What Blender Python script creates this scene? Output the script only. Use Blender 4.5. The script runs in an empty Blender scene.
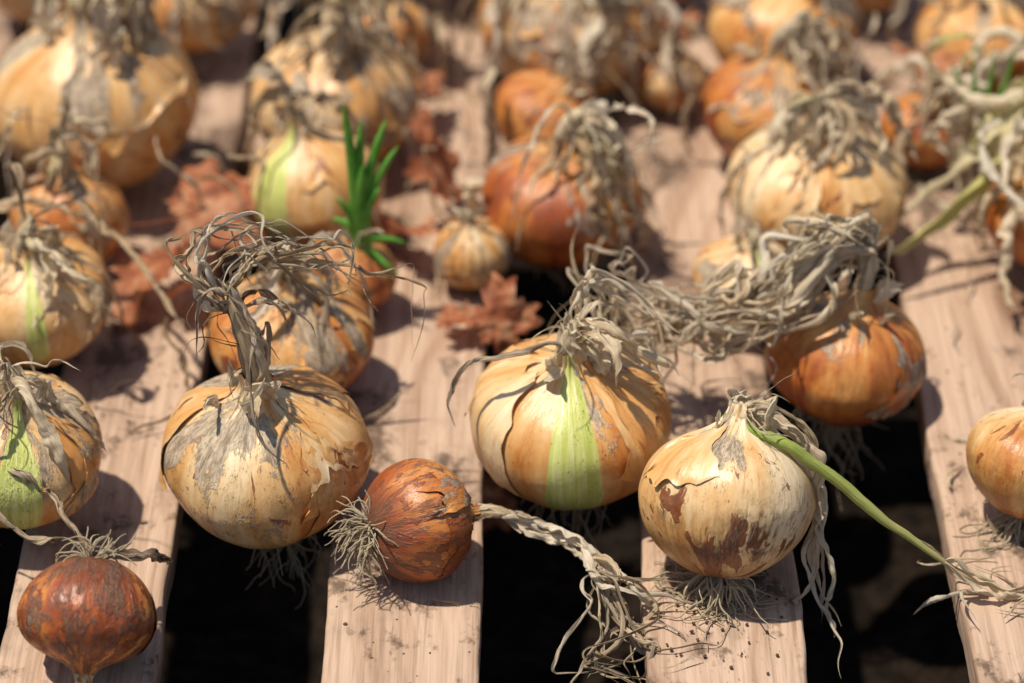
import bpy, math, random
import numpy as np
from mathutils import Vector, Matrix, Quaternion

scene = bpy.context.scene
PI = math.pi
# ------------------------------------------------------------------ noise
def vnoise(p, seed=0.0):
    p = np.asarray(p, dtype=float) + seed*17.137
    i = np.floor(p); f = p-i; f = f*f*(3-2*f)
    def h(a, b, c):
        v = np.sin((i[..., 0]+a)*127.1+(i[..., 1]+b)*311.7+(i[..., 2]+c)*74.7)*43758.5453
        return v-np.floor(v)
    x, y, z = f[..., 0], f[..., 1], f[..., 2]
    c00 = h(0,0,0)*(1-x)+h(1,0,0)*x; c10 = h(0,1,0)*(1-x)+h(1,1,0)*x
    c01 = h(0,0,1)*(1-x)+h(1,0,1)*x; c11 = h(0,1,1)*(1-x)+h(1,1,1)*x
    return (c00*(1-y)+c10*y)*(1-z)+(c01*(1-y)+c11*y)*z
def fbm(p, seed=0.0, o=3):
    a = 0; w = .5; t = 0; p = np.asarray(p, dtype=float)
    for k in range(o):
        a = a+w*vnoise(p*2**k, seed+k*3.3); t += w; w *= .5
    return a/t
def sstep(a, b, x):
    t = np.clip((x-a)/(b-a), 0, 1); return t*t*(3-2*t)
def catmull(pts, n):
    P = np.array(pts, dtype=float)
    P = np.vstack([2*P[0]-P[1], P, 2*P[-1]-P[-2]])
    m = len(P)-3
    t = np.linspace(0, m-1e-9, n); k = t.astype(int); f = (t-k)[:, None]
    a, b, c, d = P[k], P[k+1], P[k+2], P[k+3]
    return .5*((2*b)+(-a+c)*f+(2*a-5*b+4*c-d)*f**2+(-a+3*b-3*c+d)*f**3)

# ------------------------------------------------------------------ mesh builder
class MB:
    def __init__(s):
        s.v=[]; s.f=[]; s.mi=[]; s.uv=[]; s.sk=[]; s.mk=[]; s.n=0
    def grid(s, V, closed, mat, UV, SK, MK):
        """V (rows, cols, 3); closed wraps columns. UV (rows, cols(+1 if closed),2)"""
        r, c = V.shape[:2]
        s.v.append(V.reshape(-1, 3))
        s.sk.append(np.broadcast_to(SK, (r, c, 3)).reshape(-1, 3))
        s.mk.append(np.broadcast_to(MK, (r, c, 4)).reshape(-1, 4))
        cc = c if closed else c-1
        I, J = np.meshgrid(np.arange(r-1), np.arange(cc), indexing='ij')
        I = I.ravel(); J = J.ravel(); J2 = (J+1) % c
        F = np.stack([I*c+J, I*c+J2, (I+1)*c+J2, (I+1)*c+J], 1)+s.n
        s.f.append(F); s.mi.append(np.full(len(F), mat))
        s.uv.append(np.stack([UV[I, J], UV[I, J+1], UV[I+1, J+1], UV[I+1, J]], 1).reshape(-1, 2))
        s.n += r*c
    def build(s, name, mats, loc=(0, 0, 0)):
        V = np.vstack(s.v)-np.array(loc); F = np.vstack(s.f)
        me = bpy.data.meshes.new(name)
        me.from_pydata(V.tolist(), [], F.tolist())
        me.polygons.foreach_set("material_index", np.concatenate(s.mi).astype(np.int32))
        me.polygons.foreach_set("use_smooth", np.ones(len(F), dtype=bool))
        u = me.uv_layers.new(name="UVMap")
        u.data.foreach_set("uv", np.vstack(s.uv).ravel().astype(np.float32))
        a = me.attributes.new("skin", 'FLOAT_VECTOR', 'POINT')
        a.data.foreach_set("vector", np.vstack(s.sk).ravel().astype(np.float32))
        a = me.attributes.new("mask", 'FLOAT_COLOR', 'POINT')
        a.data.foreach_set("color", np.vstack(s.mk).ravel().astype(np.float32))
        for m in mats: me.materials.append(m)
        me.update()
        ob = bpy.data.objects.new(name, me); ob.location = loc
        scene.collection.objects.link(ob)
        return ob

# ------------------------------------------------------------------ materials
class NT:
    def __init__(s, name):
        s.m = bpy.data.materials.new(name); s.m.use_nodes = True
        s.t = s.m.node_tree; s.t.nodes.clear()
    def n(s, ty, **k):
        x = s.t.nodes.new(ty)
        for a, b in k.items(): setattr(x, a, b)
        return x
    def l(s, a, b): s.t.links.new(a, b)
    def put(s, sock, v):
        if isinstance(v, bpy.types.NodeSocket): s.l(v, sock)
        elif v is not None: sock.default_value = v
    def math(s, op, a, b=None, c=None, clamp=False):
        x = s.n('ShaderNodeMath', operation=op, use_clamp=clamp)
        s.put(x.inputs[0], a); s.put(x.inputs[1], b)
        if c is not None: s.put(x.inputs[2], c)
        return x.outputs[0]
    def vmul(s, a, b):
        x = s.n('ShaderNodeVectorMath', operation='MULTIPLY'); s.put(x.inputs[0], a); s.put(x.inputs[1], b); return x.outputs[0]
    def vadd(s, a, b):
        x = s.n('ShaderNodeVectorMath', operation='ADD'); s.put(x.inputs[0], a); s.put(x.inputs[1], b); return x.outputs[0]
    def noise(s, vec, scale=1., detail=3., rough=.5, dist=0.):
        x = s.n('ShaderNodeTexNoise'); s.put(x.inputs['Vector'], vec)
        x.inputs['Scale'].default_value = scale; x.inputs['Detail'].default_value = detail
        x.inputs['Roughness'].default_value = rough; x.inputs['Distortion'].default_value = dist
        return x.outputs['Fac']
    def ramp(s, f, st, interp='LINEAR'):
        x = s.n('ShaderNodeValToRGB'); e = x.color_ramp.elements
        x.color_ramp.interpolation = interp
        while len(e) < len(st): e.new(.5)
        for q, (p, c) in zip(e, st):
            q.position = p; q.color = (*c, 1) if len(c) == 3 else c
        s.put(x.inputs[0], f); return x.outputs[0]
    def mr(s, v, a, b, c=0., d=1.):
        x = s.n('ShaderNodeMapRange', interpolation_type='SMOOTHSTEP'); s.put(x.inputs[0], v)
        for i, q in enumerate((a, b, c, d)): x.inputs[i+1].default_value = q
        return x.outputs[0]
    def mix(s, f, a, b, bt='MIX'):
        x = s.n('ShaderNodeMix', data_type='RGBA', blend_type=bt)
        s.put(x.inputs[0], f)
        for i, v in ((6, a), (7, b)):
            if isinstance(v, tuple) and len(v) == 3: v = (*v, 1)
            s.put(x.inputs[i], v)
        return x.outputs[2]
    def bump(s, h, strength, dist):
        x = s.n('ShaderNodeBump'); x.inputs['Strength'].default_value = strength
        x.inputs['Distance'].default_value = dist; s.put(x.inputs['Height'], h); return x.outputs[0]
    def bsdf(s, col, rough, nrm=None, spec=.5, **kw):
        x = s.n('ShaderNodeBsdfPrincipled'); s.put(x.inputs['Base Color'], col)
        s.put(x.inputs['Roughness'], rough); x.inputs['Specular IOR Level'].default_value = spec
        if nrm: s.l(nrm, x.inputs['Normal'])
        return x.outputs[0]
    def out(s, sh):
        o = s.n('ShaderNodeOutputMaterial'); s.l(sh, o.inputs['Surface']); return s.m

def seedvec(t, amt=37.):
    oi = t.n('ShaderNodeObjectInfo')
    c = t.n('ShaderNodeCombineXYZ'); r = t.math('MULTIPLY', oi.outputs['Random'], amt)
    for i in range(3): t.l(r, c.inputs[i])
    return c.outputs[0]

def mat_skin():
    t = NT("onion_skin")
    S0 = t.n('ShaderNodeAttribute', attribute_name='skin').outputs['Vector']
    M = t.n('ShaderNodeAttribute', attribute_name='mask')
    sep = t.n('ShaderNodeSeparateColor'); t.l(M.outputs['Color'], sep.inputs[0])
    G_, Y_, B_ = sep.outputs[0], sep.outputs[1], sep.outputs[2]; A_ = M.outputs['Alpha']
    sv = seedvec(t)
    S = lambda v: t.vadd(t.vmul(S0, v), sv)
    N1 = t.noise(S((2.2, 2.2, 2.2)), 1, 2, .6)                # broad colour drift
    N2 = t.noise(S((20, 20, 4.0)), 1, 3, .58, .6)             # fibres
    N3 = t.noise(S((2.4, 2.4, 5.0)), 1, 5, .66, .6)           # paper patches
    N4 = t.noise(S((2.2, 2.2, 5.0)), 1.25, 4, .55, .9)        # brown remnants
    N5 = t.noise(S((12, 12, 20)), 1, 4, .68)
    N6 = t.noise(S((55, 55, 70)), 1, 2, .6)
    uv = t.n('ShaderNodeSeparateXYZ'); t.l(t.n('ShaderNodeUVMap').outputs[0], uv.inputs[0])
    ph = t.math('ADD', t.math('MULTIPLY', uv.outputs[0], 2*PI*24), t.math('MULTIPLY', N1, 18.))
    vein = t.math('POWER', t.math('ABSOLUTE', t.math('SINE', t.math('MULTIPLY', ph, .5))), 34.)
    vein = t.math('MULTIPLY', vein, t.mr(N3, .42, .58))
    n5c = t.math('SUBTRACT', N5, .5)
    tone = t.math('ADD', B_, t.math('ADD', t.math('MULTIPLY', t.math('SUBTRACT', N1, .5), .8),
                                    t.math('ADD', t.math('MULTIPLY', t.math('SUBTRACT', N3, .5), .45), t.math('MULTIPLY', n5c, .25))))
    col = t.ramp(tone, [(0., (.84, .69, .46)), (.20, (.77, .54, .28)), (.40, (.68, .37, .125)),
                        (.60, (.56, .205, .045)), (.78, (.35, .08, .02)), (1., (.14, .03, .013))])
    col = t.mix(1., col, t.ramp(N2, [(.25, (.86, .82, .77)), (.5, (.98, .97, .96)), (.8, (1.06, 1.06, 1.06))]), 'MULTIPLY')
    col = t.mix(t.math('MULTIPLY', vein, .28), col, (.32, .12, .035))
    br = t.mr(t.math('ADD', t.math('ADD', N4, t.math('MULTIPLY', n5c, .10)), t.math('MULTIPLY', A_, .34)), .69, .715)
    col = t.mix(t.math('MULTIPLY', br, .92), col, t.ramp(N5, [(.3, (.10, .022, .009)), (.52, (.23, .055, .016)), (.72, (.38, .14, .045))]))
    gcol = t.ramp(N2, [(.25, (.40, .46, .08)), (.5, (.56, .60, .17)), (.75, (.76, .74, .38))])
    gm = t.mr(t.math('ADD', G_, t.math('MULTIPLY', t.math('SUBTRACT', N2, .5), .6)), .38, .6)
    gr = t.mr(t.math('ADD', Y_, t.math('ADD', t.math('MULTIPLY', t.math('SUBTRACT', N3, .5), 1.8),
                                       t.math('MULTIPLY', n5c, .6))), .53, .64)
    gcol2 = t.ramp(t.math('ADD', t.math('MULTIPLY', N5, .8), t.math('MULTIPLY', N2, .2)),
                   [(.35, (.06, .05, .04)), (.45, (.20, .17, .13)), (.53, (.41, .345, .26)), (.66, (.66, .56, .41))])
    col = t.mix(t.math('MULTIPLY', gr, .84), col, gcol2)
    col = t.mix(gm, col, gcol)
    sp = t.mr(N6, .57, .65)
    spa = t.mr(t.math('ADD', N5, t.math('MULTIPLY', Y_, .22)), .54, .69)
    col = t.mix(t.math('MULTIPLY', t.math('MULTIPLY', sp, spa), .7), col, (.05, .036, .027))
    # caked, dusty soil
    mud = t.math('MULTIPLY', t.mr(t.math('ADD', t.math('MULTIPLY', N3, .5), t.math('MULTIPLY', N5, .5)), .485, .57),
                 t.math('MULTIPLY', t.math('SUBTRACT', A_, .08), 2.2, clamp=True))
    col = t.mix(t.math('MULTIPLY', mud, .78), col, t.ramp(N6, [(.36, (.045, .026, .017)), (.5, (.10, .06, .038)), (.64, (.24, .155, .10))]))
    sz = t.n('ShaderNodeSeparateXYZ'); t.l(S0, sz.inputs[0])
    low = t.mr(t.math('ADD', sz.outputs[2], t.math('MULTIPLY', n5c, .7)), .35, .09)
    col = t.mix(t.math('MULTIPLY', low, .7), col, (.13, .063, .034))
    rough = t.math('ADD', .22, t.math('ADD', t.math('MULTIPLY', t.math('MAXIMUM', gr, mud), .40), t.math('MULTIPLY', N5, .28)))
    h = t.math('ADD', t.math('ADD', t.math('MULTIPLY', N2, .33), t.math('MULTIPLY', vein, .1)),
               t.math('ADD', t.math('MULTIPLY', gr, .35), t.math('ADD', t.math('MULTIPLY', t.math('ADD', br, t.math('MULTIPLY', mud, N6)), .5), t.math('MULTIPLY', N5, .55))))
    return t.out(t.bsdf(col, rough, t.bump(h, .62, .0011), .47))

def mat_leaf():
    t = NT("dry_onion_leaf")
    M = t.n('ShaderNodeAttribute', attribute_name='mask')
    sep = t.n('ShaderNodeSeparateColor'); t.l(M.outputs['Color'], sep.inputs[0])
    S0 = t.n('ShaderNodeAttribute', attribute_name='skin').outputs['Vector']
    uv = t.n('ShaderNodeUVMap').outputs[0]
    vv = t.vadd(uv, t.vmul(S0, (13, 13, 13)))
    st = t.noise(t.vmul(vv, (12, 22, 1)), 1, 3, .7)
    b = t.noise(t.vmul(vv, (3.2, 40, 1)), 1, 4, .68)
    tone = t.math('ADD', sep.outputs[2], t.math('ADD', t.math('MULTIPLY', t.math('SUBTRACT', st, .5), .8),
                                                t.math('MULTIPLY', t.math('SUBTRACT', b, .5), 1.7)))
    col = t.ramp(tone, [(0., (.90, .78, .56)), (.32, (.76, .60, .38)), (.55, (.51, .37, .22)), (.77, (.25, .17, .10)), (1., (.06, .04, .026))])
    hs = t.n('ShaderNodeHueSaturation'); t.put(hs.inputs['Color'], col); t.put(hs.inputs['Saturation'], t.math('SUBTRACT', 1.05, M.outputs['Alpha']))
    col = hs.outputs[0]
    g = t.ramp(t.math('ADD', sep.outputs[0], t.math('MULTIPLY', t.math('SUBTRACT', b, .5), .5)),
               [(.3, (.68, .62, .26)), (.6, (.44, .52, .13)), (1., (.12, .34, .05))])
    col = t.mix(t.mr(sep.outputs[0], .12, .4), col, g)
    n = t.bump(t.math('ADD', b, t.math('MULTIPLY', st, 1.8)), .8, .0010)
    bs = t.bsdf(col, .6, n, .25)
    tr = t.n('ShaderNodeBsdfTranslucent'); t.put(tr.inputs[0], col); t.l(n, tr.inputs['Normal'])
    mx = t.n('ShaderNodeMixShader'); mx.inputs[0].default_value = .33
    t.l(bs, mx.inputs[1]); t.l(tr.outputs[0], mx.inputs[2])
    return t.out(mx.outputs[0])

def mat_wood():
    t = NT("weathered_pine")
    P = t.n('ShaderNodeTexCoord').outputs['Object']
    P = t.vadd(P, seedvec(t, 9.))
    warp = t.noise(t.vmul(P, (9, 4, 9)), 1, 2, .5)
    c = t.n('ShaderNodeCombineXYZ'); t.l(t.math('MULTIPLY', warp, .09), c.inputs[0])
    Pw = t.vadd(P, c.outputs[0])
    g1 = t.noise(t.vmul(Pw, (85, 2.0, 60)), 1, 3, .6)
    g2 = t.noise(t.vmul(P, (420, 14, 300)), 1, 2, .6)
    st = t.noise(t.vmul(P, (13, 8, 13)), 1, 5, .68)
    st2 = t.noise(t.vmul(P, (50, 36, 50)), 1, 4, .72)
    col = t.ramp(g1, [(.26, (.27, .165, .11)), (.43, (.45, .31, .22)), (.60, (.55, .40, .295)), (.8, (.45, .31, .22))])
    col = t.mix(1., col, t.ramp(g2, [(.25, (.66, .63, .60)), (.55, (1, 1, 1))]), 'MULTIPLY')
    vo = t.n('ShaderNodeTexVoronoi'); t.l(t.vmul(P, (9, 3.3, 9)), vo.inputs['Vector']); vo.inputs['Scale'].default_value = 1
    kn = t.mr(vo.outputs['Distance'], .15, .05)
    col = t.mix(t.math('MULTIPLY', kn, .8), col, (.15, .07, .035))
    col = t.mix(t.mr(st, .48, .66, 0, .75), col, (.24, .165, .118))
    col = t.mix(t.mr(t.math('ADD', st2, t.math('MULTIPLY', t.math('SUBTRACT', st, .5), .7)), .53, .67, 0, .85), col, (.105, .069, .047))
    h = t.math('ADD', t.math('ADD', g2, g1), t.math('MULTIPLY', st2, .9))
    return t.out(t.bsdf(col, .8, t.bump(h, .7, .0010), .2))

def mat_soil():
    t = NT("soil")
    P = t.n('ShaderNodeTexCoord').outputs['Object']
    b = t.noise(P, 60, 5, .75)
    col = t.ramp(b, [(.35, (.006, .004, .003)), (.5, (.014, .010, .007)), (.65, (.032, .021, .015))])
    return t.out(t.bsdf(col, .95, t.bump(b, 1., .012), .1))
def mat_simple(name, stops, scale=60, rough=.7, bump=.0006, trans=0.):
    t = NT(name)
    P = t.n('ShaderNodeTexCoord').outputs['Object']
    a = t.noise(P, scale, 4, .65)
    col = t.ramp(a, stops)
    n = t.bump(a, .7, bump)
    b = t.bsdf(col, rough, n, .3)
    if trans:
        tr = t.n('ShaderNodeBsdfTranslucent'); t.put(tr.inputs[0], col)
        mx = t.n('ShaderNodeMixShader'); mx.inputs[0].default_value = trans
        t.l(b, mx.inputs[1]); t.l(tr.outputs[0], mx.inputs[2]); b = mx.outputs[0]
    return t.out(b)
SKIN, LEAF, WOOD, SOIL = mat_skin(), mat_leaf(), mat_wood(), mat_soil()
TREELEAF = mat_simple("dead_tree_leaf", [(.3, (.14, .037, .018)), (.5, (.43, .15, .065)), (.7, (.65, .38, .22))], 70, .6, .0012, .3)
SPROUT = mat_simple("onion_sprout", [(.3, (.09, .33, .035)), (.7, (.22, .52, .09))], 90, .35, .0003, .3)
CRUMB = mat_simple("soil_crumb", [(.3, (.05, .03, .02)), (.7, (.16, .10, .07))], 300, .95)
MATS = [SKIN, LEAF, SPROUT]

# ------------------------------------------------------------------ pallet layout
SW, PITCH, X0 = .0758, .1557, -.0906     # slat width, spacing, left edge of slat 0
def over_slat(x):
    return ((x-X0) % PITCH) < SW+.002

# ------------------------------------------------------------------ onion form
KEYS = [(.0, -.77), (.09, -.79), (.2, -.785), (.42, -.72), (.68, -.54), (.88, -.29), (.985, .0), (.99, .2), (.92, .41),
        (.77, .585), (.57, .71), (.37, .80), (.23, .885), (.16, .98), (.135, 1.10)]
PROF = catmull(KEYS, 400)
def surf(o, th, s):
    idx = np.clip(s, 0, 1)*399
    r = np.interp(idx, np.arange(400), PROF[:, 0]); z = np.interp(idx, np.arange(400), PROF[:, 1])
    r = np.maximum(r, 0)
    pt = o['point']
    z = np.where(z > .2, .2+(z-.2)*(1+pt), z)
    z = z*o['sq']
    sd = o['seed']
    D = np.stack([np.cos(th), np.sin(th), s*1.4], -1)
    low = (fbm(D*1.3, sd)-.5)*.18
    rib = np.abs(vnoise(D*np.array([3.2, 3.2, .9]), sd+5)-.5)*2
    rib2 = vnoise(D*np.array([11., 11, 1.6]), sd+9)-.5
    w = .15+.65*sstep(.62, .88, s)+.3*sstep(.25, .05, s)
    neck = sstep(.75, .95, s)
    r2 = r*(1+low-.045*(1-rib)*w+.012*rib2*w+neck*(.35*(rib-.5)))
    z2 = z+.03*(vnoise(D*2.2, sd+2)-.5)
    lean = np.clip((z-.6)/.8, 0, 1)**1.5
    x = r2*np.cos(th)+o['lean'][0]*lean; y = r2*np.sin(th)+o['lean'][1]*lean
    return np.stack([x, y, z2], -1)*o['R']

def to_world(o, P):
    return P@o['M'].T+np.array(o['pos'])

ONIONS = []
def onion_spec(x, y, z, R, sq=.92, axis=(0, 0, 1), tone=.35, grey=.35, brown=.14, green=(), point=.0, lean=(0, 0),
               neck=None, nl=.26, leaves=6, ll=.09, ltone=.25, ldir=(0, -.2, .0), spread=.8, droop=.30, wild=.30, lw=.0036,
               flaps=4, roots=12, rlen=.02, spin=0., threads=7, spots=()):
    o = dict(locals()); o['seed'] = len(ONIONS)*3.71+1.3
    o['pos'] = (x, y, z)
    q = Vector((0, 0, 1)).rotation_difference(Vector(axis).normalized())
    m = q.to_matrix()@Matrix.Rotation(spin, 3, 'Z')
    o['M'] = np.array(m)
    ONIONS.append(o); return o

def collide(p, d, m=.0022):
    for o in ONIONS:
        c = np.array(o['pos']); R = o['R']
        if abs(p[0]-c[0]) > R+.01 or abs(p[1]-c[1]) > R+.01: continue
        l = (p-c)@o['M']
        rad = np.array([R, R, R*o['sq']*.84])+m
        q = l/rad; k = np.linalg.norm(q)
        if k < 1 and k > 1e-4:
            l = q/k*rad; n = q/rad; n /= np.linalg.norm(n)
            n = o['M']@n
            p = c+o['M']@l
            dn = d@n
            if dn < 0: d = d-n*dn
    if p[2] < .0025:
        if over_slat(p[0]) and p[2] > -.012:
            p = np.array([p[0], p[1], .0025]); d = d*np.array([1, 1, 0])+np.array([0, 0, .001])
        elif p[2] < -.12: p = np.array([p[0], p[1], -.12]); d = d*np.array([1, 1, 0])
    n = np.linalg.norm(d)
    return p, d/n if n > 1e-6 else d

def sim(start, d0, length, droop, wild, rng, kink=.11):
    p = np.array(start, dtype=float); d = np.array(d0, dtype=float); d /= np.linalg.norm(d)
    step = .0025; pts = [p.copy()]; sd = rng.random()*100
    n = int(length/step)
    for i in range(n):
        nv = np.array([float(vnoise(np.array([sd+i*.16+k*31.7, sd, k*5.]))) for k in range(3)])-.5
        d = d+nv*wild
        d[2] -= droop*(.25+.75*min(1, i/7))*.8
        if rng.random() < kink: d = d+rng.uniform(-1, 1, 3)*np.array([1, 1, .75])*1.0
        d /= np.linalg.norm(d)
        p = p+d*step
        if i > 3: p, d = collide(p, d)
        pts.append(p.copy())
    P = np.array(pts)
    P[1:-1] = .25*P[:-2]+.5*P[1:-1]+.25*P[2:]
    return P

def frames(P):
    T = np.gradient(P, axis=0); T /= np.maximum(np.linalg.norm(T, axis=1, keepdims=True), 1e-9)
    N = np.zeros_like(P); a = np.array([.3, .2, 1.]); 
    if abs(T[0]@a) > .95: a = np.array([1., 0, 0])
    n = a-T[0]*(a@T[0]); n /= np.linalg.norm(n)
    for i in range(len(P)):
        n = n-T[i]*(n@T[i]); l = np.linalg.norm(n); n = n/l if l > 1e-6 else N[i-1]; N[i] = n
    return T, N, np.cross(T, N)

def ribbon(mb, P, w, rng, tone=.4, green=0., curl=(.5, 2.4), twist=1., K=11, taper=.3, rag=.5, start=.6, gpow=1., crump=1., mat=1):
    m0 = len(P)
    if m0 < 4: return
    n = int(m0*1.7)                       # finer steps so that creases resolve
    tt = np.linspace(0, m0-1, n); P = np.stack([np.interp(tt, np.arange(m0), P[:, q]) for q in range(3)], 1)
    P[1:-1] = .25*P[:-2]+.5*P[1:-1]+.25*P[2:]
    T, N, B = frames(P)
    t = np.linspace(0, 1, n); sd = rng.random()*50
    L = np.arange(n)*.0016
    line = lambda f, k: vnoise(np.stack([L*f+sd, np.full(n, k*7.7+sd), np.zeros(n)], 1))
    ang = rng.uniform(0, 6.28)+twist*(line(40., 1)-.5)*8+twist*(line(130., 8)-.5)*2.2*crump+twist*t*rng.uniform(-3, 3)
    prof = (start+(1-start)*sstep(0, .15, t))*(1-(1-taper)*sstep(.45, 1, t))*(1-.8*sstep(.93, 1, t))
    W = w*prof*(1-rag+2*rag*(.65*line(70., 2)+.35*line(260., 4)))
    cu = curl[0]+(curl[1]-curl[0])*line(55., 3)
    c = np.linspace(-1, 1, K)
    phi = c[None, :]*cu[:, None]
    bc = lambda a, b: np.stack(np.broadcast_arrays(a, b, np.zeros((n, K))), -1)
    pleat = np.abs(vnoise(bc(c[None, :]*2.1+sd, L[:, None]*35), 3)-.5)*2
    crease = np.abs(vnoise(bc(c[None, :]*1.3+sd, L[:, None]*230), 6)-.5)*2
    wr = ((pleat-.5)*.9+(crease-.5)*.6)*.75*crump
    edge = 1+.22*crump*(vnoise(bc(np.sign(c)[None, :]*5+sd, L[:, None]*420), 9)-.5)*np.abs(c)[None, :]
    X = W[:, None]*(np.sin(phi)/cu[:, None])*edge
    Y = W[:, None]*((1-np.cos(phi))/cu[:, None]+wr)
    ca, sa = np.cos(ang)[:, None], np.sin(ang)[:, None]
    X2 = X*ca-Y*sa; Y2 = X*sa+Y*ca
    V = P[:, None]+X2[..., None]*B[:, None]+Y2[..., None]*N[:, None]
    UV = np.stack(np.broadcast_arrays(c[None, :]*.5+.5, L[:, None]), -1)
    MK = np.zeros((n, K, 4)); MK[..., 2] = tone; MK[..., 0] = green*((1-t)**gpow)[:, None] if gpow != 0 else green
    MK[..., 3] = rng.uniform(0, .35)
    mb.grid(V, False, mat, UV, np.array([sd*.1, sd*.07, sd*.03]), MK)

def tube(mb, P, r0, r1, rng, tone=.35, green=0., K=18, wrinkle=.35, tip=False, mat=1):
    n = len(P); T, N, B = frames(P); t = np.linspace(0, 1, n); th = np.linspace(0, 2*PI, K, endpoint=False)
    sd = rng.random()*50
    D = np.stack(np.broadcast_arrays(np.cos(th)[None, :]*2.6, np.sin(th)[None, :]*2.6, t[:, None]*1.5), -1)
    R = (r0+(r1-r0)*t)[:, None]*(1+wrinkle*2*(vnoise(D, sd)-.5)+wrinkle*.6*(vnoise(D*np.array([1, 1, 6.]), sd+3)-.5))
    if tip: R = R*np.sqrt(np.clip(1-t**4, 0.0004, 1))[:, None]
    V = P[:, None]+R[..., None]*(np.cos(th)[None, :, None]*N[:, None]+np.sin(th)[None, :, None]*B[:, None])
    u = np.linspace(0, 1, K+1)
    UV = np.stack(np.broadcast_arrays(u[None, :]*3, t[:, None]*n*.003), -1)
    MK = np.zeros((n, K, 4)); MK[..., 2] = tone; MK[..., 0] = green
    mb.grid(V, True, mat, UV, np.array([sd*.1, 0, 0]), MK)

def gdist(o, a):
    m = 9.
    for (tc, w, s0, s1) in o['green']: m = min(m, abs((a-tc+PI) % (2*PI)-PI)-w)
    return m

def onion_mesh(o, mb, rng, rows=100, cols=150):
    th = np.linspace(0, 2*PI, cols, endpoint=False); s = np.linspace(0, 1, rows)
    S, TH = np.meshgrid(s, th, indexing='ij')
    V = to_world(o, surf(o, TH, S))
    sd = o['seed']
    D = np.stack([np.cos(TH), np.sin(TH), S*1.6], -1)
    MK = np.zeros((rows, cols, 4))
    for (tc, w, s0, s1) in o['green']:
        dt = (TH-tc+PI) % (2*PI)-PI
        wv = w*(1.0+.1*sstep(.45, .95, S))*(1+.4*(vnoise(np.stack([S*6, S*0+tc, S*0], -1), sd)-.5))
        MK[..., 0] = np.maximum(MK[..., 0], sstep(wv*1.25, wv*.75, np.abs(dt))*sstep(s0-.06, s0+.02, S)*sstep(s1+.05, s1-.03, S))
    g = fbm(D*1.25, sd+20)
    MK[..., 1] = o['grey']-.04+(g-.5)*1.3+.26*sstep(.5, .85, S)-.22*sstep(.4, .15, S)
    MK[..., 2] = o['tone']+(fbm(D*1.1, sd+30)-.5)*.6+.2*sstep(.42, .12, S)-.2*sstep(.6, .95, S)
    MK[..., 3] = o['brown']
    for (tc, sc, rr, ch, amt) in o['spots']:
        dt = ((TH-tc+PI) % (2*PI)-PI)*np.sin(np.clip(S, .1, .9)*PI)
        MK[..., ch] += amt*np.exp(-(dt**2+((S-sc)*2.6)**2)/rr**2)
    MK = np.clip(MK, 0, 1)
    u = np.linspace(0, 1, cols+1)
    UV = np.stack(np.broadcast_arrays(u[None, :], s[:, None]), -1)
    mb.grid(V, True, 0, UV, D*np.array([1, 1, .625]), MK)
    for k in range(o['flaps']):
        nu, nv = 30, 34
        tc = rng.uniform(-PI, PI) if k > 1 else -PI/2+rng.uniform(-1.3, 1.3)-o['spin']
        W = rng.uniform(.5, 1.3); s0 = rng.uniform(.34, .62); s1 = min(.93, s0+rng.uniform(.2, .42))
        for (gc, w, a, b) in o['green']:
            dd = (tc-gc+PI) % (2*PI)-PI
            if abs(dd) < w+W*.8: tc = gc+math.copysign(w*1.15+W*.8, dd if dd else 1)
        uu = np.linspace(0, 1, nu); vv = np.linspace(0, 1, nv); Vv, Uu = np.meshgrid(vv, uu, indexing='ij')
        kd = sd+k*11.3
        z3 = np.zeros_like(Uu)
        jt = fbm(np.stack([Uu*3, z3+kd, z3], -1), kd, 3)-.5; jb = fbm(np.stack([Uu*3, z3+kd+9, z3], -1), kd, 3)-.5
        jl = fbm(np.stack([Vv*3, z3+kd+4, z3], -1), kd, 3)-.5; jr = fbm(np.stack([Vv*3, z3+kd+14, z3], -1), kd, 3)-.5
        S_ = (s0+jb*.3)*(1-Vv)+(s1+jt*.3)*Vv
        T_ = tc+((-.5+jl*.6)*(1-Uu)+(.5+jr*.6)*Uu)*W*(1.15-.6*Vv)
        S_ = np.clip(S_, .05, .96)
        base = surf(o, T_, S_)
        e = np.minimum(np.minimum(Uu, 1-Uu)*1.3, np.minimum(Vv, 1-Vv)*1.0)
        lift = .009+(.08*rng.uniform(.2, 1.))*np.exp(-e*13)*sstep(.4, .8, fbm(np.stack([Uu*3, Vv*3, z3+kd], -1), kd))
        lift += .007*fbm(np.stack([Uu*8, Vv*3, z3], -1), kd+3)
        ctr = np.array([o['lean'][0]*.6, o['lean'][1]*.6, .1])*o['R']
        nrm = base-ctr; nrm /= np.linalg.norm(nrm, axis=-1, keepdims=True)
        V = to_world(o, base+nrm*lift[..., None]*o['R'])
        MK2 = np.zeros((nv, nu, 4)); ty = rng.random()
        pg = .15+o['grey']*.9
        MK2[..., 1] = (.66 if ty < pg else .1)+(fbm(np.stack([Uu*3, Vv*3, z3], -1), kd+8)-.5)*.7
        MK2[..., 2] = o['tone']+rng.uniform(-.15, .12); MK2[..., 3] = o['brown']*.8
        MK2 = np.clip(MK2, 0, 1)
        Dm = np.stack([np.cos(T_), np.sin(T_), S_], -1)+kd
        UV = np.stack([T_/(2*PI), S_], -1)
        mb.grid(V, False, 0, UV, Dm, MK2)
    # neck
    top = to_world(o, (surf(o, np.linspace(0, 2*PI, 16), np.full(16, .93))).mean(0))
    ax = o['M']@np.array([0, 0, 1.])
    R = o['R']
    nd = np.array(o['neck'] if o['neck'] is not None else ax+rng.uniform(-.8, .8, 3)*np.array([1, 1, 0]))
    nd = nd/np.linalg.norm(nd)
    L = o['nl']*R*2
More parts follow.
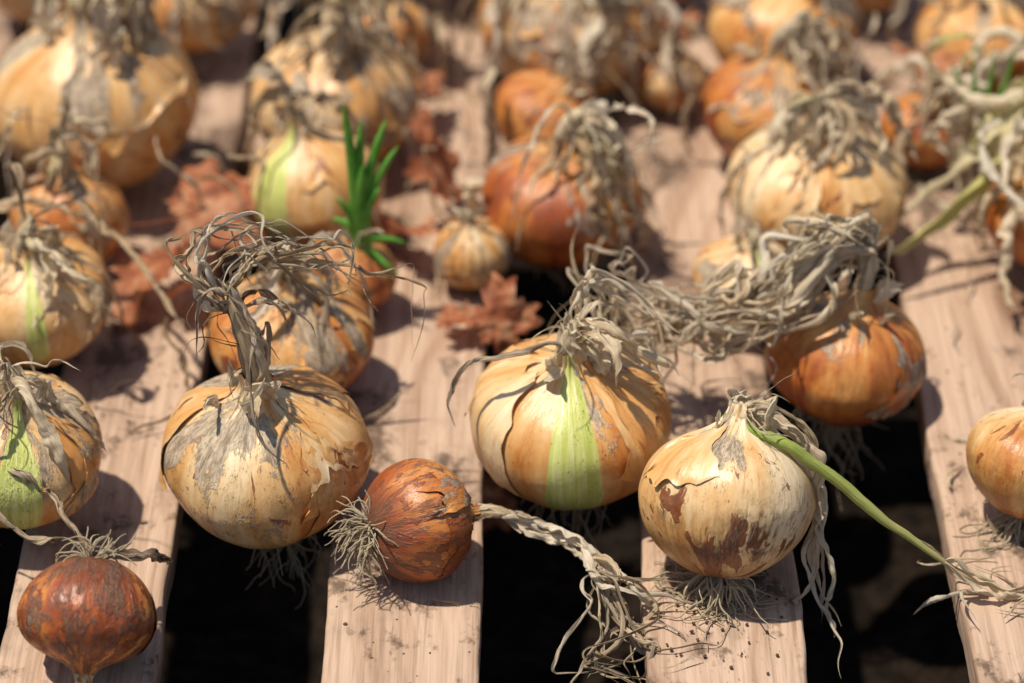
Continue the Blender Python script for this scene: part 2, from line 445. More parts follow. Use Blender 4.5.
    pth = catmull([top, top+ax*L*.35, top+ax*L*.5+nd*L*.35, top+ax*L*.5+nd*L*.8], 16)
    gn = .35 if o['green'] else 0.
    tube(mb, pth, R*.125, R*.075, rng, tone=o['ltone']-.08, green=gn*.4, wrinkle=.5, tip=True)
    o['tip'] = pth[-1]; o['nd'] = nd
    for k in range(4 if o['leaves'] else 2):   # sheath leaves wrapped along the neck
        j = rng.normal(0, R*.05, 3)
        P = catmull([top-ax*R*.12+j, top+ax*L*.35+j*1.3, top+ax*L*.5+nd*L*.35+j*.8, top+ax*L*.5+nd*L*.85+j], 20)
        ribbon(mb, P, R*rng.uniform(.09, .15), rng, tone=np.clip(o['ltone']+rng.uniform(-.3, .2), 0, 1), curl=(1.2, 2.4), twist=.5, taper=.5, crump=.6)
    for k in range(o['leaves']):
        f = rng.uniform(.35, .95); st = pth[int(f*15)]
        d = nd*.5+rng.normal(0, 1, 3)*o['spread']*np.array([1, 1, .25])*.8+np.array(o['ldir'])
        Ln = o['ll']*rng.uniform(.35, 1.15)
        P = sim(st, d, Ln, o['droop']*rng.uniform(.5, 1.5), o['wild'], rng)
        wide = rng.random()
        w = o['lw']*(1.7 if wide > .7 else (.45 if wide < .35 else 1.))*rng.uniform(.75, 1.15)
        ribbon(mb, P, w, rng, tone=np.clip(o['ltone']+rng.uniform(-.28, .32), 0, 1), green=(.3 if rng.random() < .08 else 0.))
    if o['leaves']:
        for k in range(o['threads']):      # stringy fibres
            st = pth[int(rng.uniform(.3, .95)*15)]
            P = sim(st, nd*.4+rng.normal(0, 1, 3)*(1, 1, .5), o['ll']*rng.uniform(.3, .9), .22, .5, rng, kink=.2)
            ribbon(mb, P, rng.uniform(.0005, .0010), rng, tone=np.clip(o['ltone']+rng.uniform(-.1, .4), 0, 1), K=5, curl=(1, 3))
    for k in range(6 if o['leaves'] else 0):
        a = rng.uniform(-PI, PI)
        if gdist(o, a) < .35: continue
        st = to_world(o, surf(o, np.array([a]), np.array([rng.uniform(.76, .88)]))[0])
        rad = o['M']@np.array([math.cos(a), math.sin(a), 0])
        P = sim(st, ax*.9+rad*.45, R*rng.uniform(.25, .6), .2, .4, rng)
        ribbon(mb, P, R*rng.uniform(.06, .13), rng, tone=np.clip(o['ltone']-.1+rng.uniform(-.2, .2), 0, 1), curl=(.4, 1.6), twist=.4)
    # roots
    bot = to_world(o, np.array([0, 0, -.77*o['sq']*R]))
    for k in range(o['roots']):
        a = rng.uniform(0, 6.28); rr = R*rng.uniform(.02, .14)
        rad = o['M']@np.array([math.cos(a), math.sin(a), 0])
        st = bot+rad*rr+ax*R*.03
        d = -ax*.8+rad*rng.uniform(.4, 1.8)
        n = int(o['rlen']*rng.uniform(.4, 1.5)/.002)+4
        p = st.copy(); pts = [p]; d = d/np.linalg.norm(d)
        for i in range(n):
            d = d+rng.uniform(-.45, .45, 3)+np.array([0, 0, -.12]); d /= np.linalg.norm(d); p = p+d*.002
            if p[2] < .001 and over_slat(p[0]) and p[2] > -.008: p = np.array([p[0], p[1], .001])
            pts.append(p)
        q = np.array(pts); q[1:-1] = .25*q[:-2]+.5*q[1:-1]+.25*q[2:]
        tube(mb, q, .00058*rng.uniform(.7, 1.3), .00026, rng, tone=-.35+rng.uniform(-.15, .45), K=5, wrinkle=.2)

F = -PI/2
A = {}
A['one'] = onion_spec(-.122, -.094, .036, .0515, sq=.95, point=.1, tone=.38, grey=.36, brown=.14, axis=(-.05, -.10, 1), lean=(-.05, 0),
     neck=(-.35, .1, 1), nl=.40, leaves=4, ll=.07, ltone=.40, ldir=(.3, .1, .0), spread=.8, wild=.45, lw=.0020, flaps=5, roots=34, rlen=.035, threads=10,
     spots=((F-.8, .70, .45, 1, .38), (F+.35, .72, .35, 1, .35), (F+.7, .45, .5, 2, .15), (F-1.1, .3, .4, 3, .4), (F+.2, .22, .4, 3, .3)))
A['two'] = onion_spec(.030, -.065, .037, .0520, sq=.93, tone=.38, grey=.20, brown=.07, axis=(-.02, -.12, 1), green=[(F+.02, .31, .12, 1.1)],
     neck=(.1, .1, 1), nl=.16, leaves=4, ll=.07, ltone=.12, ldir=(.8, .1, .0), spread=.9, lw=.003, flaps=4, roots=40, rlen=.034,
     spots=((F+1.0, .62, .50, 1, .55), (F-1.2, .55, .42, 1, .5), (F-.5, .5, .4, 1, -.3), (F-.9, .28, .3, 3, .4), (F+.9, .25, .3, 3, .35)))
A['three'] = onion_spec(.105, -.139, .0415, .0430, sq=1.0, point=.1, tone=.24, grey=.10, brown=.10, axis=(.10, .52, 1), lean=(.08, 0),
     neck=(.8, -.1, .3), nl=.10, leaves=2, ll=.06, ltone=.12, ldir=(.8, -.1, .0), spread=.5, lw=.003, flaps=1, roots=130, rlen=.040,
     spots=((F-.35, .64, .36, 1, .78), (F+.22, .38, .24, 3, .95), (F-.35, .26, .26, 3, .9), (F+.9, .42, .25, 3, .5), (F-.9, .45, .2, 3, .4), (F+.2, .72, .2, 2, .25)))
A['four'] = onion_spec(-.048, -.138, .0315, .0320, sq=1.0, tone=.70, grey=.14, brown=.42, axis=(.80, .42, -.16), neck=(.9, -.2, -.05), nl=.3,
     leaves=0, ltone=.22, flaps=2, roots=90, rlen=.018)
A['five'] = onion_spec(-.199, -.205, .031, .0325, sq=.96, tone=.75, grey=.22, brown=.56, axis=(-.05, -.65, -.62), neck=(.1, -.5, -.6), nl=.2, leaves=0,
     ltone=.2, flaps=3, roots=50, rlen=.014)
onion_spec(-.247, -.093, .040, .0435, sq=.95, tone=.36, grey=.40, brown=.12, axis=(.1, -.2, 1), green=[(F+.15, .26, .2, 1.1)], leaves=5, ll=.07,
     neck=(-.3, .2, .9), lw=.003, flaps=4, nl=.18)
onion_spec(-.259, .046, .039, .0415, sq=.95, tone=.38, grey=.25, brown=.12, axis=(.0, -.15, 1), green=[(F+.2, .12, .4, .9)], leaves=8, ll=.10,
     neck=(.3, .1, .7), ldir=(.8, -.2, .0), nl=.18)
onion_spec(-.119, .019, .032, .0447, sq=.88, tone=.52, grey=.30, brown=.2, axis=(.05, -.05, 1), leaves=16, ll=.09, ltone=.34, neck=(.1, -.2, .8), nl=.2,
     ldir=(.2, -.2, .0), wild=.5, spread=1.1, lw=.0026, flaps=4, threads=16)
A['nine'] = onion_spec(.1775, .007, .026, .0425, sq=.90, point=.2, tone=.64, grey=.0, brown=.14, axis=(.1, .05, 1), lean=(.12, 0), leaves=4, ll=.07, ltone=.15,
     neck=(-.1, -.1, 1), nl=.32, ldir=(-.8, -.1, .0), flaps=1, roots=44, rlen=.04)
onion_spec(.1295, .083, .028, .030, sq=.95, tone=.24, grey=.2, brown=.1, green=[(F+.6, .3, .4, 1.1)], axis=(.1, -.1, 1), leaves=3, ll=.04, flaps=2, nl=.12)
onion_spec(.027, .158, .034, .0465, sq=.93, tone=.60, grey=.22, brown=.16, axis=(.05, -.05, 1), neck=(.6, -.2, .6), nl=.24, leaves=22, ll=.13, ltone=.12,
     ldir=(1.0, -.5, .0), spread=.7, wild=.22, droop=.24, lw=.0044)
onion_spec(-.022, .122, .021, .0225, sq=1., point=.2, tone=.38, grey=.2, brown=.3, axis=(-.1, -.1, 1), leaves=2, ll=.02, nl=.12, lw=.002, flaps=2)
A['sprout'] = onion_spec(-.091, .095, .0255, .0265, sq=.95, tone=.56, grey=.15, brown=.25, axis=(.15, -.1, 1), leaves=4, ll=.03, nl=.08, lw=.0022, flaps=2)
onion_spec(-.112, .172, .030, .0400, sq=.95, point=.4, tone=.34, grey=.12, brown=.12, axis=(-.15, .05, 1), green=[(F-.7, .30, .15, .95)], lean=(-.12, 0),
     leaves=6, ll=.08, neck=(-.2, .1, 1), flaps=3, nl=.2)
onion_spec(-.247, .239, .052, .0625, sq=.92, tone=.40, grey=.28, brown=.1, axis=(-.02, -.05, 1), leaves=22, ll=.13, neck=(.5, .1, .6), nl=.22,
     ldir=(.9, -.1, .0), spread=.9, lw=.0045, flaps=4, lean=(-.05, 0), point=.2)
onion_spec(-.106, .268, .038, .0520, sq=.95, tone=.38, grey=.36, brown=.1, axis=(0, -.05, 1), leaves=22, ll=.11, neck=(.2, -.2, .7), nl=.25,
     ldir=(.2, -.3, .0), spread=1., lw=.0040, flaps=4, point=.1)
onion_spec(-.251, .137, .032, .0345, sq=.95, tone=.54, grey=.2, brown=.2, axis=(-.1, .1, 1), leaves=9, ll=.10, ltone=.32, ldir=(.8, -.2, .0), point=.3)
onion_spec(.0365, .360, .042, .0585, sq=.93, tone=.44, grey=.30, brown=.1, leaves=34, ll=.16, ltone=.12, neck=(.0, -.5, .6), nl=.22, ldir=(0, -.9, .0),
     spread=1.1, lw=.0048, wild=.2, droop=.2)
onion_spec(.0216, .262, .030, .0340, sq=.95, tone=.68, grey=.04, brown=.2, leaves=3, ll=.06, axis=(.4, -.1, 1))
onion_spec(.173, .363, .036, .0480, sq=.93, tone=.48, grey=.33, brown=.1, leaves=16, ll=.10, lw=.0040)
onion_spec(.160, .260, .036, .0460, sq=.93, tone=.58, grey=.25, brown=.18, leaves=24, ll=.12, ldir=(1., -.2, .0), lw=.0042, neck=(.7, -.1, .6))
onion_spec(.1743, .158, .039, .0520, sq=.93, tone=.30, grey=.32, brown=.1, leaves=22, ll=.11, ltone=.18, ldir=(.1, -.7, .0), lw=.0038, neck=(-.1, -.3, .8),
     spread=1.1, flaps=4, nl=.18, threads=12)
onion_spec(.298, .340, .040, .0440, sq=.93, tone=.52, grey=.1, brown=.1, leaves=8, ll=.09, lw=.0042)
onion_spec(.262, -.095, .034, .0355, sq=.95, tone=.34, grey=.1, brown=.16, axis=(.2, .3, 1), leaves=4, ll=.05, roots=70, rlen=.034, flaps=1)
onion_spec(.306, .139, .036, .0370, sq=.95, tone=.60, grey=.12, brown=.1, leaves=12, ll=.12, ltone=.1, ldir=(-.7, -.1, .0), lw=.0045)
onion_spec(-.205, .400, .038, .0400, tone=.4, grey=.3, leaves=12, ll=.10, lw=.005)
onion_spec(-.076, .378, .034, .0350, tone=.5, grey=.2, leaves=12, ll=.12, lw=.005)
onion_spec(.0995, .325, .022, .0225, tone=.4, grey=.3, brown=.4, leaves=5, ll=.06)
onion_spec(-.300, .440, .046, .0520, tone=.35, grey=.3, leaves=12, ll=.12, lw=.005)
onion_spec(-.020, .480, .046, .0500, tone=.45, grey=.3, leaves=12, ll=.12, lw=.004)
onion_spec(-.130, .475, .042, .0450, tone=.35, grey=.3, leaves=10, ll=.12, lw=.004)
onion_spec(.100, .470, .042, .0450, tone=.5, grey=.3, leaves=10, ll=.12, lw=.004)
onion_spec(.235, .455, .042, .0450, tone=.35, grey=.3, leaves=10, ll=.12, lw=.004)
onion_spec(.250, .255, .026, .0280, tone=.65, grey=.2, leaves=8, ll=.09, lw=.005)
onion_spec(.335, .455, .040, .0430, tone=.35, grey=.3, leaves=6, ll=.1, lw=.004)
onion_spec(.36, .240, .042, .0450, tone=.35, grey=.3, leaves=8, ll=.1, lw=.004)
onion_spec(.36, .02, .042, .0450, tone=.45, grey=.3, leaves=6, ll=.1, lw=.004)
onion_spec(-.37, .15, .048, .0520, tone=.35, grey=.3, leaves=8, ll=.1, lw=.004)
onion_spec(-.36, -.03, .040, .0430, tone=.45, grey=.3, leaves=8, ll=.1)
onion_spec(-.37, .31, .042, .0450, tone=.45, grey=.3, leaves=8, ll=.1)

def finish(o, mb):
    mb.build("onion", MATS, o['pos'])

def guided(mb, pts, w, rng, jitter=.004, n=None, fine=1., **k):
    """a long dry leaf draped through the listed places"""
    P = np.array(pts, dtype=float)
    L = np.linalg.norm(np.diff(P, axis=0), axis=1).sum()
    n = n or max(10, int(L/.0025))
    C = catmull(P, n); sd = rng.random()*90; t = np.arange(n)
    for f, a in ((.09, 1.), (.26, .5), (.55, .22*fine)):
        J = np.stack([vnoise(np.stack([t*f+sd+q*9, t*0+q*3.3, t*0+f], 1))-.5 for q in range(3)], 1)
        C = C+J*jitter*2*a*sstep(0, .1, t/n)[:, None]
    out = []
    for i, p in enumerate(C):
        if i > 4: p, _ = collide(p, np.array([0, 0, -1.]))
        out.append(p)
    C = np.array(out); C[1:-1] = .25*C[:-2]+.5*C[1:-1]+.25*C[2:]
    ribbon(mb, C, w, rng, **k)

for idx, o in enumerate(ONIONS):
    rng = np.random.default_rng(100+idx)
    mb = MB()
    back = o['y'] > .3 or abs(o['x']) > .33
    onion_mesh(o, mb, rng, *((60, 80) if back else (100, 150)))
    tip = o['tip']
    if o is A['one']:
        for k in range(12):
            j = lambda s=.009: rng.normal(0, s, 3)
            guided(mb, [tip, tip+(.008, .010, .010)+j(.004), tip+(.028, .02, .010)+j(), tip+(.052, .03, -.004)+j(), tip+(.074, .03, -.018)+j(),
                        tip+(.086, .022, -.04)+j()][:int(rng.integers(4, 7))], rng.uniform(.0008, .0024), rng, jitter=.010, tone=rng.uniform(.1, .7), curl=(1, 3))
        for k in range(8):
            guided(mb, [tip-(0, 0, .01), tip+(-.010, .0, .004), tip+(-.014, .01, .016)+j(.005), tip+(.002, .016, .020)+j(.006), tip+(.026, .02, .014)+j(.008)],
                   rng.uniform(.001, .0034), rng, jitter=.009, tone=rng.uniform(.1, .55), curl=(.8, 2.6))
        guided(mb, [tip, tip+(-.012, -.005, .004), tip+(-.02, -.008, -.012), tip+(-.014, -.016, -.03)], .002, rng, jitter=.007, tone=.5)
        guided(mb, [tip, tip+(.008, -.012, -.01), tip+(.012, -.03, -.035), tip+(.018, -.045, -.055), tip+(.03, -.05, -.07)], .002, rng, tone=.6, curl=(1, 3))
    if o is A['two']:
        guided(mb, [tip+(0, 0, -.015), tip+(-.02, -.01, -.008), tip+(-.045, -.012, -.02), tip+(-.062, -.014, -.035), tip+(-.058, -.02, -.05)], .0035, rng, tone=.5, curl=(1, 3))
        for k in range(3):
            guided(mb, [tip-(0, 0, .004), tip+(.004, .01, .010), tip+(.014, .012, .018)+rng.normal(0, .004, 3), tip+(.03, .010, .006), tip+(.05, .0, -.010)], .003, rng, jitter=.008, tone=.2)
        for k in range(6):
            guided(mb, [tip-(0, 0, .008), tip+(.014, -.004, -.004)+rng.normal(0, .003, 3), tip+(.034, -.004, -.014)+rng.normal(0, .004, 3), tip+(.05, -.008, -.03)+rng.normal(0, .005, 3)], rng.uniform(.002, .0045), rng, jitter=.007, tone=.1)
    if o is A['three']:
        guided(mb, [tip+(-.014, 0, -.006), (.128, -.137, .082), (.150, -.143, .068), (.176, -.150, .048), (.203, -.154, .026), (.226, -.157, .010)], .0068, rng,
               jitter=.0015, tone=.3, green=.72, curl=(1.9, 2.6), twist=.08, rag=.12, taper=.35, gpow=.4, K=13, crump=.15, fine=0.)
        for k in range(3):
            guided(mb, [(.211, -.156, .021), (.228, -.158, .010), (.245, -.162+.004*k, .005), (.262, -.158+.006*k, .004)], .0032-.0006*k, rng, jitter=.005, tone=.1)
        for k in range(6):
            j = lambda s=.004: rng.normal(0, s, 3)
            guided(mb, [tip+(-.004, 0, -.004), np.array((.138, -.130, .070))+j(), np.array((.146, -.14, .045))+j(), np.array((.150, -.152, .015))+j(),
                        np.array((.150, -.168, -.012))+j(.006), np.array((.156, -.185, -.032))+j(.01)][:int(rng.integers(4, 7))], rng.uniform(.002, .0045), rng, jitter=.007, tone=rng.uniform(.0, .35))
    if o is A['four']:
        for k in range(5):
            j = lambda s=.003: rng.normal(0, s, 3)
            guided(mb, [tip-o['nd']*.012, tip+(.012, -.004, -.004)+j(.001), tip+(.028, -.014, -.006)+j(.002), (.042, -.158, .016)+j(), (.060, -.165, .012)+j(),
                        (.078, -.166, .006)+j(.005), (.09, -.178, .006)+j(.007)][:int(rng.integers(5, 8))], rng.uniform(.003, .0048), rng, jitter=.004, tone=rng.uniform(.05, .35), curl=(1.1, 2.4))
        for k in range(16):
            guided(mb, [(.040, -.157, .016), (.052+rng.uniform(-.01, .01), -.172, .0)+j(.004), (.05+rng.uniform(-.025, .03), -.19, -.012)+j(.006), (.045+rng.uniform(-.03, .04), -.205, -.02)+j(.01)],
                   rng.uniform(.0007, .003), rng, jitter=.010, tone=rng.uniform(.15, .6), curl=(1, 3))
    if o is A['nine']:
        for k in range(48):
            j = lambda s=.008: rng.normal(0, s, 3)*(1, 1, .7)
            path = [tip-(0, 0, .008), tip+(-.004, 0, .006)+j(.003), tip+(-.024, -.002, .002)+j(.005), (.145, .0, .074)+j(.007), (.122, -.004, .068)+j(.010),
                    (.098, -.006, .062)+j(.011), (.075, -.004, .062)+j(.012), (.056, .0, .070)+j(.011), (.040, .01, .080)+j(.01)]
            e = int(rng.integers(4, 10))
            s0 = int(rng.integers(0, 3))
            path = path[s0:e+s0]
            if rng.random() < .45: path = path+[path[-1]+np.array((rng.uniform(-.02, .01), -.012, -.022))+j(.005), path[-1]+np.array((rng.uniform(-.02, .02), -.016, -.045))+j(.006)]
            guided(mb, path, (rng.uniform(.0006, .0016) if k % 2 else rng.uniform(.0018, .0046)), rng, jitter=.014, tone=rng.uniform(-.15, .35), curl=(.6, 2.8))
    if o is A['sprout']:
        c = tip-np.array((0, 0, .008))
        for (dx, dy, dz, w) in ((-.006, 0, .090, .0044), (.003, .004, .078, .0044), (.017, .006, .078, .0042), (.023, .004, .062, .0038), (-.012, -.004, .034, .0034),
                                (.004, -.004, .055, .0042), (.013, -.004, .040, .0040), (-.004, .006, .060, .0036), (.026, -.006, .006, .0032), (.022, -.012, -.012, .0030), (-.015, 0, .018, .0032)):
            e = c+np.array((dx, dy, dz))
            P = catmull([c+(dx*.1, 0, 0), c+np.array((dx*.25, dy*.3, dz*.4+.004)), c+np.array((dx*.65, dy*.7, dz*.75+.003)), e], 22)
            tube(mb, P, w, w*.4, rng, K=12, wrinkle=.06, tip=True, mat=2)
    finish(o, mb)

# ------------------------------------------------------------------ loose dry onion leaves lying across the heap
mb = MB(); rng = np.random.default_rng(77)
w_ = [np.array(p) for p in ((.335, .200, .092), (.305, .172, .088), (.272, .146, .068), (.240, .124, .044), (.208, .106, .030))]
guided(mb, w_, .0105, rng, jitter=.003, tone=.2, green=.50, curl=(1.0, 2.0), twist=.1, rag=.15, gpow=.2, K=13, crump=.3)
guided(mb, [p+(.0, .018, .008) for p in w_], .009, rng, jitter=.006, tone=.1, green=.3, gpow=.2, crump=.6, twist=.4)
guided(mb, [p+(.01, .034, .012) for p in w_[:4]], .008, rng, jitter=.006, tone=.1, green=.5, gpow=.2, crump=.5, twist=.4)
guided(mb, [(.325, .190, .096), (.292, .178, .096), (.268, .185, .090), (.250, .21, .085), (.246, .24, .08)], .0065, rng, jitter=.006, tone=.05)
guided(mb, [(.330, .185, .094), (.300, .150, .085), (.282, .115, .060), (.276, .085, .030), (.285, .065, .012)], .006, rng, jitter=.006, tone=.15)
guided(mb, [(.335, .180, .090), (.320, .135, .075), (.312, .10, .05), (.318, .07, .02)], .006, rng, jitter=.006, tone=.2)
for k in range(20):
    s = np.array((rng.uniform(.27, .33), rng.uniform(.15, .26), rng.uniform(.06, .10)))
    P = sim(s, np.array((-.7, rng.uniform(-1, .5), .1)), rng.uniform(.06, .13), .14, .3, rng)
    ribbon(mb, P, rng.uniform(.002, .006), rng, tone=rng.uniform(-.1, .35), green=(.4 if rng.random() < .2 else 0))
for k in range(4):      # small fresh shoots in the right-hand bunch
    e = np.array((.262+.006*k, .20, .078)); P = catmull([e, e+(-.004+.003*k, 0, .012), e+(-.010+.006*k, 0, .026+.003*k)], 14)
    tube(mb, P, .0022, .0009, rng, K=10, wrinkle=.06, tip=True, mat=2)
for k in range(56):     # dead leaves flopped between the rear onions
    s = np.array((rng.uniform(-.30, .30), rng.uniform(.13, .42), rng.uniform(.04, .09)))
    P = sim(s, np.array((rng.uniform(-1, 1), rng.uniform(-1, .6), .0)), rng.uniform(.05, .13), .3, .3, rng)
    ribbon(mb, P, rng.uniform(.0012, .0055), rng, tone=rng.uniform(.0, .45))
for k in range(44):     # thin wisps on the boards
    i = rng.integers(-2, 3); x = X0+i*PITCH+rng.uniform(0, SW); y = rng.uniform(-.22, .35)
    P = sim((x, y, .004), rng.uniform(-1, 1, 3)*(1, 1, .1), rng.uniform(.015, .05), .05, .5, rng)
    ribbon(mb, P, rng.uniform(.0006, .002), rng, tone=rng.uniform(.1, .7), curl=(1, 4))
for k in range(24):     # wisps by the right hand board
    P = sim((rng.uniform(.225, .29), rng.uniform(-.19, -.02), .004), rng.uniform(-1, 1, 3)*(1, 1, .1), rng.uniform(.02, .06), .05, .5, rng)
    ribbon(mb, P, rng.uniform(.0006, .0022), rng, tone=rng.uniform(.0, .5), curl=(1, 4))
guided(mb, [(-.262, -.118, .055), (-.235, -.125, .047), (-.215, -.150, .048), (-.198, -.176, .044), (-.19, -.19, .05)], .004, rng, tone=.6, curl=(1, 3))
guided(mb, [(-.262, -.138, .045), (-.238, -.155, .035), (-.215, -.170, .048), (-.198, -.186, .052)], .003, rng, tone=.6, curl=(1, 3))
guided(mb, [(-.198, -.186, .05), (-.185, -.175, .04), (-.172, -.165, .03), (-.163, -.15, .016)], .006, rng, tone=.8, curl=(.5, 2))
guided(mb, [(-.30, .10, .07), (-.262, .10, .072), (-.225, .088, .06), (-.195, .06, .045), (-.175, .03, .03)], .0045, rng, tone=.4)
guided(mb, [(-.19, .06, .02), (-.175, .02, .014), (-.178, -.01, .008), (-.20, -.03, .005)], .003, rng, tone=.75, curl=(1, 3))
mb.build("dry_onion_leaves", MATS)

# ------------------------------------------------------------------ fallen tree leaves
def tree_leaf(x, y, z, size, rot, tilt, seed):
    rng = np.random.default_rng(seed)
    nr, nc = 16, 110
    th = np.linspace(0, 2*PI, nc, endpoint=False)
    lob = .58+.42*np.abs(np.cos(th*2.5))**.8
    lob *= 1-.22*np.abs(((th*17/(2*PI)) % 1)-.5)*2
    lob *= .72+.28*np.cos(th)
    lob *= .8+.4*vnoise(np.stack([np.cos(th)*2, np.sin(th)*2, th*0], 1), seed)
    r = np.linspace(.02, 1, nr)[:, None]*lob[None, :]
    X = r*np.cos(th)*size; Y = r*np.sin(th)*size
    Z = (fbm(np.stack([X/size*2.2, Y/size*2.2, X*0], -1), seed*1.7)-.5)*size*1.5*r+size*.6*(r**2)*np.cos(th*2+seed)*.8
    V = np.stack([X, Y, Z], -1)
    m = np.array(Matrix.Rotation(rot, 3, 'Z')@Matrix.Rotation(tilt, 3, 'X'))
    V = V@m.T+np.array((x, y, z))
    if z > 0: V[..., 2] = np.maximum(V[..., 2], .0015+.001*rng.random(V.shape[:2]))
    b = MB(); UV = np.zeros((nr, nc+1, 2)); b.grid(V, True, 0, UV, np.zeros(3), np.zeros(4))
    t = np.linspace(0, 1, 12)
    P = np.stack([-t*size*.9, t*0, t*t*size*.2], 1)@m.T+np.array((x, y, z))
    tube(b, P, .0008, .0005, rng, K=6, mat=0)
    return b.build("fallen_leaf", [TREELEAF])
for a in ((-.178, .150, .034, .054, .6, .45, 1), (-.165, .085, .018, .034, 2.2, .6, 2), (-.196, .110, .024, .044, 4, .4, 3), (-.044, .195, .036, .048, 1.4, .8, 4),
          (-.056, .148, .024, .036, 3.3, .6, 5), (-.010, .055, .020, .032, .4, 1., 6), (-.024, .066, .014, .024, 2.6, .3, 7), (.250, .300, .05, .034, 1, .5, 8),
          (.10, .36, .04, .032, 2, .5, 9), (-.02, .06, -.11, .04, 1, .2, 10), (-.12, -.2, -.12, .04, 3, .2, 11),
          (-.055, .305, .03, .034, 2.5, .4, 14)):
    tree_leaf(*a)

# ------------------------------------------------------------------ pallet
pal = bpy.data.objects.new("wooden_pallet", None); scene.collection.objects.link(pal)
def board(name, x0, x1, y0, y1, ztop, th, seed, along='y', bev=.0022, n=260):
    hx = (x1-x0)/2 if along == 'y' else (y1-y0)/2
    prof = []
    for sx, sz in ((-1, 0), (1, 0), (1, -1), (-1, -1)):
        c = (sx*(hx-bev), -bev if sz == 0 else -th+bev); a0 = {(-1, 0): PI, (1, 0): PI/2, (1, -1): 0, (-1, -1): -PI/2}[(sx, sz)]
        for q in range(5):
            a = a0-q*PI/8; prof.append((c[0]+bev*math.cos(a), c[1]+bev*math.sin(a)))
        if (sx, sz) == (-1, 0):
            for q in range(1, 16): prof.append((-(hx-bev)+2*(hx-bev)*q/16, 0))
    prof = np.array(prof); m = len(prof)
    L = (y1-y0) if along == 'y' else (x1-x0)
    t = np.linspace(0, L, n)
    X = np.broadcast_to(prof[None, :, 0], (n, m)).copy(); Z = np.broadcast_to(prof[None, :, 1], (n, m)).copy()
    Y = np.broadcast_to(t[:, None], (n, m))
    side = np.sign(X)*sstep(hx*.7, hx, np.abs(X))
    e = fbm(np.stack([Y*14+seed, side*3+9, Z*0], -1), seed, 4)-.5
    X += side*e*.006
    Z += (fbm(np.stack([X*30, Y*6, Z*0], -1), seed+4)-.5)*.0016
    ca = np.concatenate([[0.985], np.ones(n-2), [0.985]])[:, None]
    X = X*ca
    cx, cy = ((x0+x1)/2, y0) if along == 'y' else (x0, (y0+y1)/2)
    V = np.stack([X, Y, Z], -1) if along == 'y' else np.stack([Y, -X, Z], -1)
    verts = V.reshape(-1, 3).tolist(); faces = []
    for i in range(n-1):
        for j in range(m):
            k = (j+1) % m; faces.append((i*m+j, i*m+k, (i+1)*m+k, (i+1)*m+j))
    faces.append(tuple(range(m))); faces.append(tuple((n-1)*m+q for q in reversed(range(m))))
    me = bpy.data.meshes.new(name); me.from_pydata(verts, [], faces)
    for p in me.polygons[:-2]: p.use_smooth = True
    me.materials.append(WOOD); me.update()
    ob = bpy.data.objects.new(name, me); ob.location = (cx, cy, ztop); ob.parent = pal
    scene.collection.objects.link(ob)
for i in range(-3, 4):
    board("slat_%d" % (i+4), X0+i*PITCH, X0+i*PITCH+SW, -.42, .78, random.Random(i).uniform(-.0006, .0006), .018, i*5.3+2)
for i, y in enumerate((-.40, .305, .70)):
    board("bearer_%d" % (i+1), X0-3*PITCH-.01, X0+3*PITCH+SW+.01, y, y+.05, -.0195, .085, 40+i*3, along='x')

# ------------------------------------------------------------------ crumbs of soil on boards
mb = MB(); rng = np.random.default_rng(3)
def crumb(c, r):
    nr, nc = 6, 8
    a = np.linspace(0, PI, nr)[:, None]; b = np.linspace(0, 2*PI, nc, endpoint=False)[None, :]
    D = np.stack([np.sin(a)*np.cos(b), np.sin(a)*np.sin(b), np.broadcast_to(np.cos(a), (nr, nc))], -1)
    k = r*(.6+.8*vnoise(D*1.5+rng.random()*90))
    V = D*k[..., None]*np.array((1, 1, .7))+np.array(c)
    mb.grid(V, True, 0, np.zeros((nr, nc+1, 2)), np.zeros(3), np.zeros(4))
spots = [(-.21, -.17), (-.05, -.20), (.10, -.19), (.085, -.17), (.255, -.15), (.25, .0), (-.20, .02), (.24, .06), (-.047, -.235), (.25, -.05)]
for k in range(1100):
    if rng.random() < .7:
        s = spots[rng.integers(len(spots))]; x, y = s[0]+rng.normal(0, .018), s[1]+rng.normal(0, .018)
    else: x, y = rng.uniform(-.33, .33), rng.uniform(-.3, .4)
    if not over_slat(x+.002) or not over_slat(x-.004): continue
    r = .00022+.0009*rng.random()**5
    crumb((x, y, r*.5), r)
mb.build("soil_crumbs", [CRUMB])

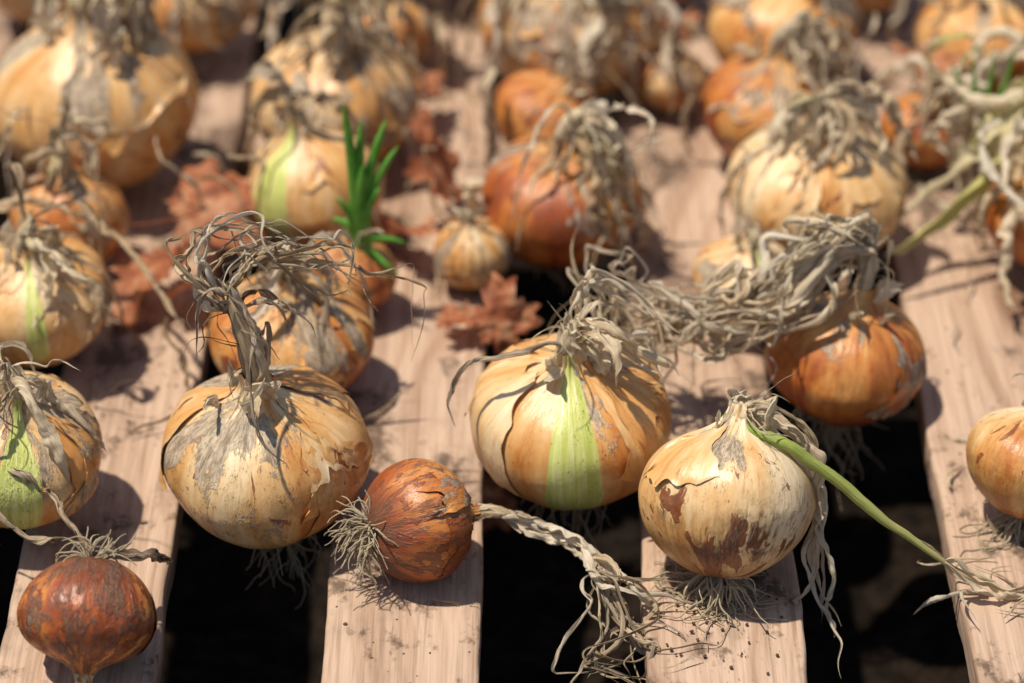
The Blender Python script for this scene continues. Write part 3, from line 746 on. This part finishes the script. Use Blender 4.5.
# ------------------------------------------------------------------ ground
mb = MB()
g = np.concatenate([-np.geomspace(30, .6, 18), np.linspace(-.55, .55, 120), np.geomspace(.6, 30, 18)])
X, Y = np.meshgrid(g, g, indexing='ij')
near = np.exp(-(X**2+Y**2)/4)
Z = -.16+((fbm(np.stack([X*14, Y*14, X*0], -1), 3, 4)-.5)*.05)*near+(fbm(np.stack([X*.4, Y*.4, X*0], -1), 8)-.5)*.1*(1-near)
mb.grid(np.stack([X, Y, Z], -1).transpose(1, 0, 2), False, 0, np.zeros((len(g), len(g), 2)), np.zeros(3), np.zeros(4))
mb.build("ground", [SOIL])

# ------------------------------------------------------------------ light
sd = Vector((-.30, -.02, .84)).normalized()
w = bpy.data.worlds.new("World"); scene.world = w; w.use_nodes = True
nt = w.node_tree; bg = nt.nodes['Background']; sky = nt.nodes.new('ShaderNodeTexSky'); sky.sky_type = 'NISHITA'
sky.sun_disc = False
sky.sun_elevation = math.asin(sd.z); sky.sun_rotation = math.atan2(sd.x, sd.y)
nt.links.new(sky.outputs[0], bg.inputs[0]); bg.inputs[1].default_value = .09
su = bpy.data.lights.new("sun", 'SUN'); su.energy = 4.9; su.angle = math.radians(1.5); su.color = (1, .90, .76)
so = bpy.data.objects.new("sun", su); so.rotation_euler = sd.to_track_quat('Z', 'Y').to_euler(); so.location = sd*3
scene.collection.objects.link(so)

# ------------------------------------------------------------------ camera
cam = bpy.data.cameras.new("camera"); co = bpy.data.objects.new("camera", cam)
pitch = math.radians(34)
co.location = (0, -1.5*math.cos(pitch), 1.5*math.sin(pitch)+.045)
co.rotation_euler = (PI/2-pitch, 0, 0)
cam.lens = 100; cam.sensor_width = 36; cam.clip_end = 200; cam.clip_start = .05
cam.dof.use_dof = True; cam.dof.focus_distance = 1.37; cam.dof.aperture_fstop = 3.9
scene.collection.objects.link(co); scene.camera = co
scene.view_settings.view_transform = 'Standard'; scene.view_settings.look = 'None'; scene.view_settings.exposure = 0
print("faces", sum(len(o.data.polygons) for o in bpy.data.objects if o.type == 'MESH'))
